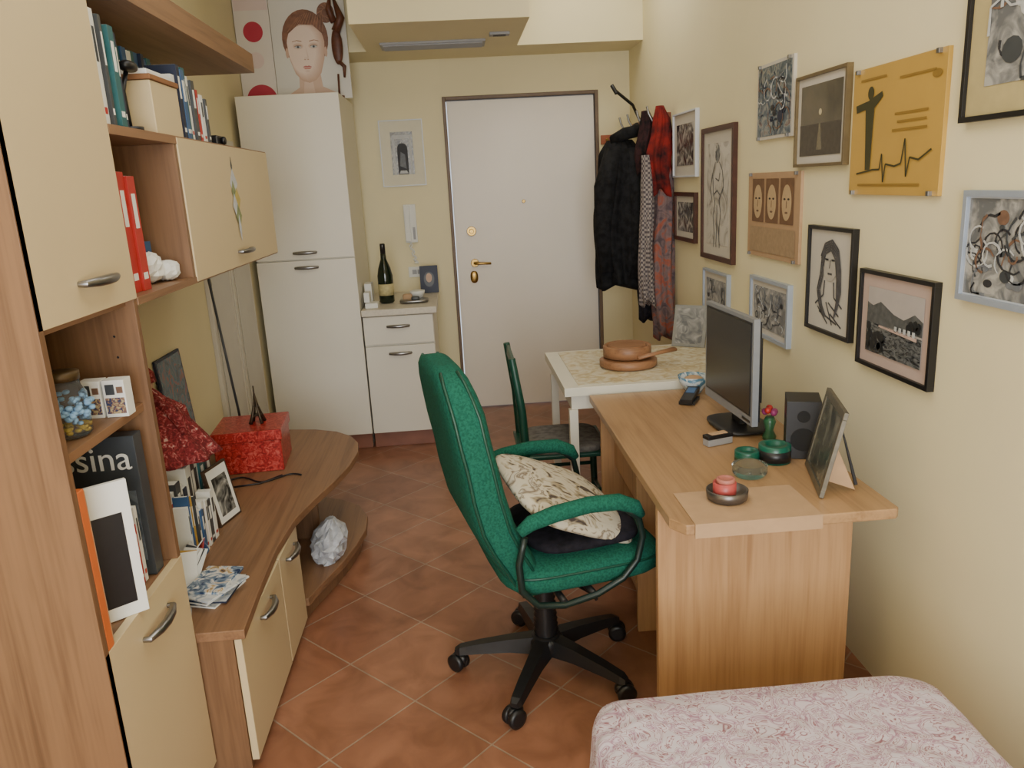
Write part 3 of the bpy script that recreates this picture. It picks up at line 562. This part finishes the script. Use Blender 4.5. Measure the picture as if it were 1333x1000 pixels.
# ------------------------------------------------------------ coats
def coats():
    b=B('coat_rack',bevel=.003)
    b.box(XR-.025,XR,4.40,5.25,1.80,1.88,plain('rack_wood',(130,70,48),.4,0,.1,20))
    for y in (4.45,4.7,4.95,5.18): b.tube([(XR-.025,y,1.85),(XR-.09,y,1.84),(XR-.11,y,1.88),(XR-.12,y,1.92)],.007,STEEL,8); b.tube([(XR-.025,y,1.82),(XR-.07,y,1.79),(XR-.085,y,1.82)],.006,STEEL,8)
    b.tube([(XR-.025,5.0,1.87),(XR-.12,4.8,1.96),(XR-.24,4.75,2.045)],.009,BLACK,8); b.tube([(XR-.225,4.74,2.02),(XR-.25,4.76,2.07)],.012,BLACK,8); b.done()
    def drape(name,cx,cy,z0,z1,prof,m,folds=9,amp=.14,extra=None):
        b=B(name); L=[]; n=32
        for k in range(n+1):
            t=k/n; zc=z1+(z0-z1)*t
            for (ta,ra,rb),(tb,rc,rd) in zip(prof,prof[1:]):
                if ta<=t<=tb: q=(t-ta)/(tb-ta); rx=ra+(rc-ra)*q; ry=rb+(rd-rb)*q; break
            lp=[]
            for j in range(72):
                a=2*pi*j/72; w=1+amp*min(1,t*2)*math.sin(folds*a+1.7*math.sin(3*t))+.05*math.sin(17*a+9*t)
                lp.append((min(XR,cx+.01*math.sin(7*t)+rx*w*math.cos(a)),cy+.012*math.sin(5*t+1)+ry*w*math.sin(a),zc+.025*math.sin(3*a+1)*t))
            L.append(lp)
        b.loft(L,m)
        if extra: extra(b)
        return b.done()
    bc=fabric('black_wool',(34,34,36),(18,18,20),30); nv=fabric('navy_nylon',(44,42,50),(24,24,32),30)
    def sl(b):
        b.tube([(.93,4.62,1.70),(.865,4.58,1.5),(.85,4.57,1.25),(.86,4.56,1.02)],[.055,.065,.055,.045],bc,14)
        b.tube([(1.03,4.62,1.70),(1.05,4.55,1.45),(1.04,4.53,1.2),(1.03,4.53,.98)],[.05,.055,.05,.045],bc,14)
        b.tube([(.93,4.66,1.76),(.99,4.6,1.79),(1.05,4.62,1.80),(1.08,4.7,1.84)],[.03,.035,.035,.015],bc,10)
    drape('black_coat',.975,4.68,.92,1.76,[(0,.07,.06),(.08,.12,.12),(.3,.135,.14),(1,.14,.15)],bc,extra=sl)
    drape('black_shoulder_bag',1.085,4.50,1.58,1.90,[(0,.02,.03),(.2,.04,.05),(1,.055,.06)],fabric('bag_nylon',(58,36,38),(26,22,24),30),4,.15)
    drape('red_rain_jacket',1.125,4.34,1.46,1.91,[(0,.02,.025),(.15,.045,.05),(.5,.06,.06),(1,.05,.05)],fabric('red_nylon',(140,40,36),(50,30,32),12),6,.2)
    plaid=art('checked_scarf_cloth',[(0.0,(88,80,84)),(1.0,(158,148,142))],80,'check',rough=.95)
    drape('checked_scarf',1.04,4.32,.86,1.66,[(0,.02,.03),(.2,.034,.035),(.6,.03,.035),(1,.04,.05)],plaid,5,.3)
    rs=art('rust_patterned_cloth',[(0.36,(84,72,78)),(0.5,(124,104,104)),(0.6,(160,84,62)),(0.68,(104,90,96))],13,rough=.95)
    drape('long_patterned_scarf',1.145,4.345,.66,1.70,[(0,.02,.03),(.15,.048,.045),(.5,.058,.055),(1,.055,.07)],rs,5,.28)
    drape('dark_scarf',1.09,4.50,.74,1.56,[(0,.03,.04),(.2,.045,.05),(1,.05,.06)],nv,5,.25)
    b=B('wooden_hook_board',bevel=.003); b.box(1.0,1.09,YF-.012,YF,1.77,1.83,plain('rust_wood',(166,92,60),.5,0,.1,20)); b.cyl((1.04,YF-.012,1.80),(1.04,YF-.03,1.80),.01,BRASS); b.done()
coats()
# ------------------------------------------------------------ dining table + chair
def table():
    b=B('kitchen_table',bevel=.004)
    cloth=art('patterned_table_top',[(0.4,(212,206,186)),(0.52,(204,192,158)),(0.62,(186,166,124))],22,'noise',rough=.4)
    x0,x1,y0,y1=.385,1.16,3.0,3.70
    b.box(x0,x1,y0,y1,.712,.748,plain('white_table_edge',(218,214,198),.4,0,.02,10)); b.box(x0+.06,x1-.03,y0+.03,y1-.03,.7485,.7505,cloth)
    b.box(x0+.03,x1-.03,y0+.03,y1-.03,.65,.712,WHITE)
    for x in (x0+.02,x1-.055):
        for y in (y0+.02,y1-.055): b.box(x,x+.035,y,y+.035,0,.65,WHITE)
    b.done()
    b=B('bread_board_stack'); tw=wood('olive_wood',(150,108,76),(116,78,50),0)
    b.lathe([(.115,0),(.125,.006),(.125,.03),(.11,.035)],(.71,3.31,.751),tw,32); b.lathe([(.09,0),(.105,.006),(.105,.05),(.098,.055),(.09,.05),(.085,.02)],(.71,3.33,.787),tw,32)
    b.lathe([(.08,0),(.085,.01),(.08,.022)],(.71,3.33,.82),tw,32)
    b.tube([(.73,3.23,.80),(.82,3.25,.81),(.91,3.29,.815)],[.022,.014,.02],tw,10,flat=.5); b.done()
    b=B('leaning_photo_plate',T(1.06,3.60,.752,-.6,0,-.3),bevel=.002); b.box(-.08,.08,0,.012,0,.2,plain('dull_silver',(140,142,140),.4,.4,.1,30)); b.box(-.065,.065,-.001,0,.015,.185,sk3); b.done()
    b=B('green_wooden_chair',T(.0,-.02,0),bevel=.004)
    gp=GREENP; bx=.215
    for y in (3.09,3.42):
        b.tube([(bx+.02,y,0),(bx+.01,y,.45),(bx,y,.65),(bx-.03,y,.87)],[.016,.019,.018,.015],gp,10)
        b.cyl((.565,y,0),(.555,y,.44),.014,gp,10,.017); b.cyl((bx+.015,y,.16),(.563,y,.16),.009,gp,8);b.cyl((bx+.013,y,.28),(.56,y,.28),.009,gp,8)
    b.box(bx-.02,.58,3.065,3.445,.435,.452,gp); b.sq((.395,3.255,.46),(.165,.175,.02),fabric('grey_seat_pad',(120,116,110),(96,92,88),40),.4)
    for (zz,dx) in ((.82,-.025),(.72,-.012),(.60,.002)): b.box(bx+dx-.008,bx+dx+.008,3.09,3.42,zz,zz+.045,gp)
    b.cyl((.563,3.09,.2),(.563,3.42,.2),.009,gp,8); b.cyl((bx+.015,3.09,.2),(bx+.015,3.42,.2),.009,gp,8); b.done()
table()
# ------------------------------------------------------------ desk
def desk():
    b=B('writing_desk',bevel=.003)
    x0,x1,y0,y1,z=.48,1.05,1.735,2.975,.72
    b.prism([(x0+.03,y0),(x1-.01,y0),(x1,y0+.01),(x1,y1),(x0,y1),(x0,y0+.05)],z-.028,z,DY)
    b.box(x0+.005,x1-.02,1.92,1.945,0,z-.028,DZ); b.box(x0+.03,x1-.02,2.90,2.925,0,z-.028,DZ)
    b.box(x1-.10,x1-.08,1.945,2.90,.30,z-.028,DZ)
    b.box(x0+.06,x0+.40,2.42,2.44,.0,z-.028,DZ) ; b.box(x0+.08,x0+.40,2.44,2.90,.10,.13,DY); b.box(x0+.08,x0+.10,2.445,2.895,.45,z-.03,DZ)
    b.done()
    z=.7205
    b=B('cardboard_sheet',bevel=.0005); b.box(.53,.85,1.728,1.93,z,z+.003,TAN); b.box(.53,.85,1.728,1.7315,z-.035,z,TAN); b.done()
    z+=.0004
    b=B('computer_monitor',T(.87,2.46,z,-pi/2+.04),bevel=.003)
    b.sq((0,.03,.009),(.12,.09,.009),BLACK,.6); b.box(-.035,.035,.02,.045,.012,.18,BLACK)
    w,h0,h1=.205,.062,.398
    gm=plain('monitor_silver_bezel',(134,138,144),.4,.2,.04,30)
    b.box(-w,w,-.012,.008,h0,h1,gm); b.box(-w+.01,w-.01,.008,.018,h0+.01,h1-.01,BLACK); b.box(-w+.05,w-.05,.018,.04,h0+0.06,h1-.07,BLACK)
    b.box(-w+.012,w-.012,-.0135,-.012,h0+.03,h1-.012,BLACK); b.box(-w+.018,w-.018,-.0145,-.0135,h0+.036,h1-.018,plain('lcd_panel',(34,36,38),.25,0,.05,5)); b.box(.13,.19,-.0135,-.012,h0+.008,h0+.016,BLACK)
    b.done()
    b=B('loudspeaker',T(.985,2.165,z,-.35),bevel=.005); b.box(-.048,.048,-.055,.055,0,.175,BLACK)
    b.cyl((0,-.055,.06),(0,-.057,.06),.035,BLACKM); b.cyl((0,-.055,.13),(0,-.057,.13),.018,BLACKM); b.done()
    b=B('figurine_with_flowers'); c=(.945,2.31)
    b.lathe([(.02,0),(.022,.01),(.012,.03),(.02,.06),(.012,.075)],(c[0],c[1],z),plain('green_glaze',(50,96,64),.3,0,.2,50)); 
    for k in range(5): b.sq((c[0]+.015*math.cos(k*1.3),c[1]+.015*math.sin(k*1.3),z+.09+.008*(k%2)),(.011,.011,.011),RED if k%2 else PINK,1,nu=10,nv=6)
    b.done()
    gt=plain('green_tin',(20,88,70),.3,0,.1,40)
    def tin(name,x,y,r,h,m,m2):
        b=B(name); b.lathe([(r,0),(r,h),(r*.93,h+.002),(r*.6,h+.001),(r*.55,h-.008),(.002,h-.008)],(x,y,z),m,28); b.lathe([(r*1.01,h*.1),(r*1.01,h*.75)],(x,y,z),m2,28); b.done()
    tin('green_tape_roll',.885,2.12,.046,.05,gt,BLACK); tin('green_tin_can',.81,2.14,.036,.03,gt,gt)
    b=B('glass_ashtray'); b.lathe([(.042,0),(.048,.01),(.048,.032),(.04,.034),(.036,.012),(.002,.010)],(.775,2.025,z),glassy('ashtray_glass',(200,210,206)),28); b.done()
    b=B('metal_ashtray'); b.lathe([(.045,0),(.052,.006),(.054,.028),(.05,.030),(.046,.01),(.002,.008)],(.655,1.865,z+.003),plain('dark_pewter',(110,104,100),.35,.8,.1,30),28); b.done()
    b=B('red_candle_tin'); b.lathe([(.028,0),(.03,.004),(.03,.036),(.026,.037),(.024,.034),(.002,.034)],(.65,1.87,z+.013),plain('coral_red',(176,74,72),.4,0,.1,30),24); b.lathe([(.024,0),(.024,.012),(.018,.013),(.016,.008)],(.652,1.868,z+.048),plain('rosy_tape',(176,110,98),.5,0,.1,30),20);b.done()
    b=B('compact_camera',T(.775,2.30,z,.3),bevel=.004); b.box(-.045,.045,-.016,.016,0,.022,GREY); b.box(-.046,.046,-.017,.017,.022,.034,BLACK); b.box(-.03,.03,-.012,.012,.034,.038,TAN); b.done()
    b=B('cordless_phone',T(.835,2.80,z,-.5),bevel=.006); b.box(-.03,.03,-.06,.03,.0,.012,BLACK); b.box(-.022,.022,-.07,.07,.012,.032,BLACK,T(0,0,0,0,0,.12)); b.box(-.016,.016,.0,.05,.032,.034,BLUE,T(0,0,0,0,0,.12)); b.done()
    b=B('ceramic_bowl'); b.lathe([(.025,0),(.03,.004),(.055,.045),(.062,.07),(.059,.07),(.05,.042),(.004,.012)],(.88,2.905,z),art('blue_white_glaze',[(0.45,(200,208,210)),(0.55,(80,124,150))],24),28); b.sq((.88,2.905,z+.05),(.04,.04,.02),TAN,1); b.done()
    b=B('snack_bag'); b.sq((1.0,2.90,z+.06),(.035,.03,.06),PAPER,.7,jit=.05,nu=14,nv=8); b.sq((.985,2.83,z+.04),(.02,.02,.04),BLUE,.7,nu=14,nv=8); b.done()
    ang=math.atan2(.07,.244)
    M=Matrix.Translation((.93,1.945,z))@Matrix.Rotation(-pi/2-ang,4,'Z')@Matrix.Rotation(-.22,4,'X')
    b=B('standing_photo_frame',M,bevel=.002)
    w,h=.125,.235
    pw=plain('pewter_frame',(120,116,104),.35,.6,.15,60)
    b.box(-w,w,-.012,0,0,.02,pw); b.box(-w,w,-.012,0,h-.02,h,pw); b.box(-w,-w+.02,-.012,0,.02,h-.02,pw); b.box(w-.02,w,-.012,0,.02,h-.02,pw)
    b.box(-w+.02,w-.02,-.009,-.001,.02,h-.02,art('framed_snapshot',[(0.36,(62,66,62)),(0.5,(96,98,90)),(0.64,(132,132,122))],7,'noise'))
    b.loft([[(.02,0,.2),(.03,0,.2),(.03,.09,.022),(.02,.09,.022)],[(.02,.003,.2),(.03,.003,.2),(.03,.098,.026),(.02,.098,.026)]],BLACK,sm=False)
    b.loft([[(.06,.001,.14),(.06,.001,.03),(.06,.085,.022)],[(.066,.001,.14),(.066,.001,.03),(.066,.085,.022)]],TAN,sm=False)
    b.done()
desk()
# ------------------------------------------------------------ office chair
def chair():
    M=T(.20,2.257,0,math.radians(12))
    b=B('office_chair',M)
    def se(cx,hx,hy,z,e=.45,n=40,cy=0):
        L=[]
        for j in range(n):
            a=2*pi*j/n; c,s=math.cos(a),math.sin(a)
            L.append((cx+hx*math.copysign(abs(c)**e,c),cy+hy*math.copysign(abs(s)**e,s),z))
        return L
    prof=[(.375,-.115,-.055,.17),(.385,-.135,-.04,.19),(.43,-.165,-.045,.21),(.49,-.195,-.07,.225),(.55,-.23,-.10,.235),(.62,-.26,-.13,.24),(.72,-.28,-.155,.242),(.80,-.29,-.17,.242),(.88,-.305,-.185,.24),(.95,-.315,-.195,.232),(1.0,-.322,-.21,.215),(1.04,-.325,-.225,.185),(1.065,-.32,-.24,.14),(1.075,-.305,-.26,.08)]
    b.loft([se((a+c)/2,(c-a)/2,w,z) for z,a,c,w in prof],GREENF)
    for side in (-1,1):
        b.tube([((a*.82+c*.18),side*(w*.985),z) for z,a,c,w in prof[1:-1]],.005,GREENP,8)
        b.tube([((a*.25+c*.75),side*(w*.985),z) for z,a,c,w in prof[2:-1]],.005,GREENP,8)
    b.sq((.075,0,.445),(.255,.25,.055),GREENF,.4,e2=.55); b.sq((.085,0,.480),(.21,.2,.02),GREENF,.5)
    b.tube([(.075+.252*math.copysign(abs(math.cos(t))**.4,math.cos(t)),.247*math.copysign(abs(math.sin(t))**.4,math.sin(t)),.462) for t in [2*pi*k/48+.01 for k in range(49)]],.004,GREENP,6)
    b.box(-.12,.2,-.15,.15,.375,.40,BLACK); b.box(-.06,.10,-.07,.07,.345,.38,BLACK)
    dgm=plain('dark_green_metal',(16,36,32),.4,0,.1,40)
    for s in (-1,1):
        y=s*.265
        loop=[(-.13,.61),(-.15,.53),(-.145,.45),(-.10,.395),(-.02,.38),(.08,.395),(.16,.43),(.205,.48),(.222,.55),(.21,.61),(.17,.645)]
        pts=[]
        for k in range(len(loop)-1):
            for t in (0,.5): pts.append(Vector((loop[k][0]*(1-t)+loop[k+1][0]*t,y,loop[k][1]*(1-t)+loop[k+1][1]*t)))
        pts.append(Vector((loop[-1][0],y,loop[-1][1])))
        b.tube(pts,.010,dgm,10)
        b.tube([(-.145,y,.625),(-.11,y,.648),(-.04,y,.664),(.06,y,.674),(.15,y,.668),(.20,y,.645),(.22,y,.615)],[.016,.022,.024,.024,.024,.021,.012],GREENF,14)
        b.tube([(-.02,y,.387),(-.02,s*.14,.385)],.011,BLACK,8); b.tube([(.07,y,.395),(.07,s*.14,.388)],.011,BLACK,8)
    pr=[]
    for k in range(12): zz=.12+k*.019; pr+= [(.036-.001*k,zz),(.042-.001*k,zz+.009)]
    b.lathe(pr+[(.026,.35)],(0,0,0),BLACK,20); b.tube([(.04,-.07,.36),(.10,-.16,.34),(.10,-.2,.34)],.006,BLACK,8)
    b.lathe([(.05,.075),(.058,.09),(.055,.12),(.04,.135)],(0,0,0),BLACK,24)
    for k in range(5):
        a=math.radians(29-12+72*k); R=T(0,0,0,a)
        def rc(x,hw,z0,z1): return [(x,-hw,z0),(x,hw,z0),(x,hw*.7,z1),(x,-hw*.7,z1)]
        b.loft([rc(.03,.034,.075,.130),rc(.12,.027,.078,.120),(rc(.22,.023,.072,.104)),rc(.285,.02,.066,.090),rc(.302,.012,.066,.08)],BLACK,M=R,sm=False)
        b.cyl((.285,0,.045),(.285,0,.07),.008,BLACK,10,M=R)
        R2=R@T(.285,0,0,random.uniform(-1.2,1.2))
        for s in (-1,1): b.lathe([(.01,0),(.026,.001),(.030,.006),(.030,.018),(.02,.022)],(0,0,0),BLACK,18,M=R2@T(.01,s*.004,.0305)@Matrix.Rotation(-s*pi/2,4,'X'))
        b.sq((.005,0,.044),(.028,.014,.018),BLACK,.8,M=R2,nu=16,nv=8)
    b.done()
    b=B('seat_cushion',M); b.sq((.09,-.03,.524),(.18,.19,.022),fabric('black_cushion_cloth',(34,32,40),(20,20,26),40),.55,wob=.015); b.done()
    pm=art('patterned_pillow_cloth',[(0.34,(74,62,58)),(0.40,(160,146,118)),(0.47,(200,192,172)),(0.58,(196,186,164)),(0.63,(120,104,86)),(0.7,(192,184,166))],13,'noise',rough=.9,dist=2,detail=2)
    b=B('patterned_pillow',M@T(.065,-.03,.607,0.15,.46,.22)); b.sq((0,0,0),(.205,.205,.045),pm,.5,e2=1.0,wob=.02,nu=44,nv=20); b.done()
chair()
# ------------------------------------------------------------ bed
def bed():
    sh=fabric('lilac_floral_sheet',(0,0,0),(0,0,0),17,stops=[(0.36,(198,190,200)),(0.41,(202,190,200)),(0.435,(136,82,92)),(0.455,(204,192,200)),(0.52,(200,188,202)),(0.54,(140,84,96)),(0.56,(202,190,200)),(0.62,(158,116,138)),(0.66,(202,190,202))],dist=2.4,bmp=.7,fold=.02)
    b=B('single_bed')
    x0,x1,y0,y1=.215,.975,-1.0,1.48
    L=[]; r=.085
    for cx,cy,a0 in ((x1-r,y1-r,0),(x0+r,y1-r,pi/2),(x0+r,y0+r,pi),(x1-r,y0+r,1.5*pi)):
        for k in range(9):
            a=a0+pi/2*k/8; L.append((cx+r*math.cos(a),cy+r*math.sin(a)))
    base=[]
    for p,q in zip(L,L[1:]+L[:1]):
        d=math.dist(p,q); n=max(1,int(d/.03))
        for k in range(n): base.append((p[0]+(q[0]-p[0])*k/n,p[1]+(q[1]-p[1])*k/n))
    def sc(off,z,w):
        out=[]; cx,cy=(x0+x1)/2,(y0+y1)/2
        for i,p in enumerate(base):
            dx,dy=p[0]-cx,p[1]-cy
            out.append((cx+dx*(1+off/.37)+w*math.sin(i*.8)+w*.6*math.sin(i*.31),cy+dy*(1+off/1.2)+w*math.sin(i*.63+1),z+w*.3*math.sin(i*.5)))
        return out
    b.loft([sc(.016,.04,.013),sc(.014,.20,.010),sc(.010,.34,.006),sc(.004,.42,.003),sc(-.002,.440,.002),sc(-.014,.449,.001),sc(-.06,.452,0)],sh)
    for x in (x0+.07,x1-.11):
        for y in (y0+.1,y1-.15): b.box(x,x+.04,y,y+.04,0,.12,BLACK)
    b.done()
bed()
# ------------------------------------------------------------ lights
def area(name,loc,rot,sx,sy,e,col):
    l=bpy.data.lights.new(name,'AREA'); l.shape='RECTANGLE'; l.size=sx; l.size_y=sy; l.energy=e; l.color=col
    o=bpy.data.objects.new(name,l); o.location=loc; o.rotation_euler=rot; bpy.context.collection.objects.link(o); return o
area('window_daylight',(0,YB-.15,1.5),(pi/2,0,0),1.7,2.1,138,(.97,.985,1.0))
area('ceiling_light',(0,1.6,ZC-.03),(0,0,0),1.2,2.2,20,(1,.98,.95))  # added soft fill under the ceiling to even out the room, no fixture
area('entry_ceiling_light',(.75,4.3,ZC-.03),(0,0,0),.5,.8,7,(1,.97,.92))  # added fill that brightens the entrance end, no lamp there
w=bpy.data.worlds.new('World'); bpy.context.scene.world=w; w.use_nodes=True
bg=w.node_tree.nodes['Background']; bg.inputs['Color'].default_value=(.85,.92,1,1); bg.inputs['Strength'].default_value=1.2
# ------------------------------------------------------------ camera
f=1020
Yc=Vector((-76,257,-f)).normalized(); Zc=Vector((-214,3962,1010)); Zc=(Zc-Zc.dot(Yc)*Yc).normalized(); Xc=Yc.cross(Zc)
R=Matrix((Xc,Yc,Zc)).to_4x4()
cd=bpy.data.cameras.new('camera'); co=bpy.data.objects.new('camera',cd); bpy.context.collection.objects.link(co)
cd.sensor_fit='HORIZONTAL'; cd.sensor_width=36; cd.lens=36*f/1333; cd.clip_start=.02
co.matrix_world=Matrix.Translation((0,0,1.55))@R
bpy.context.scene.camera=co
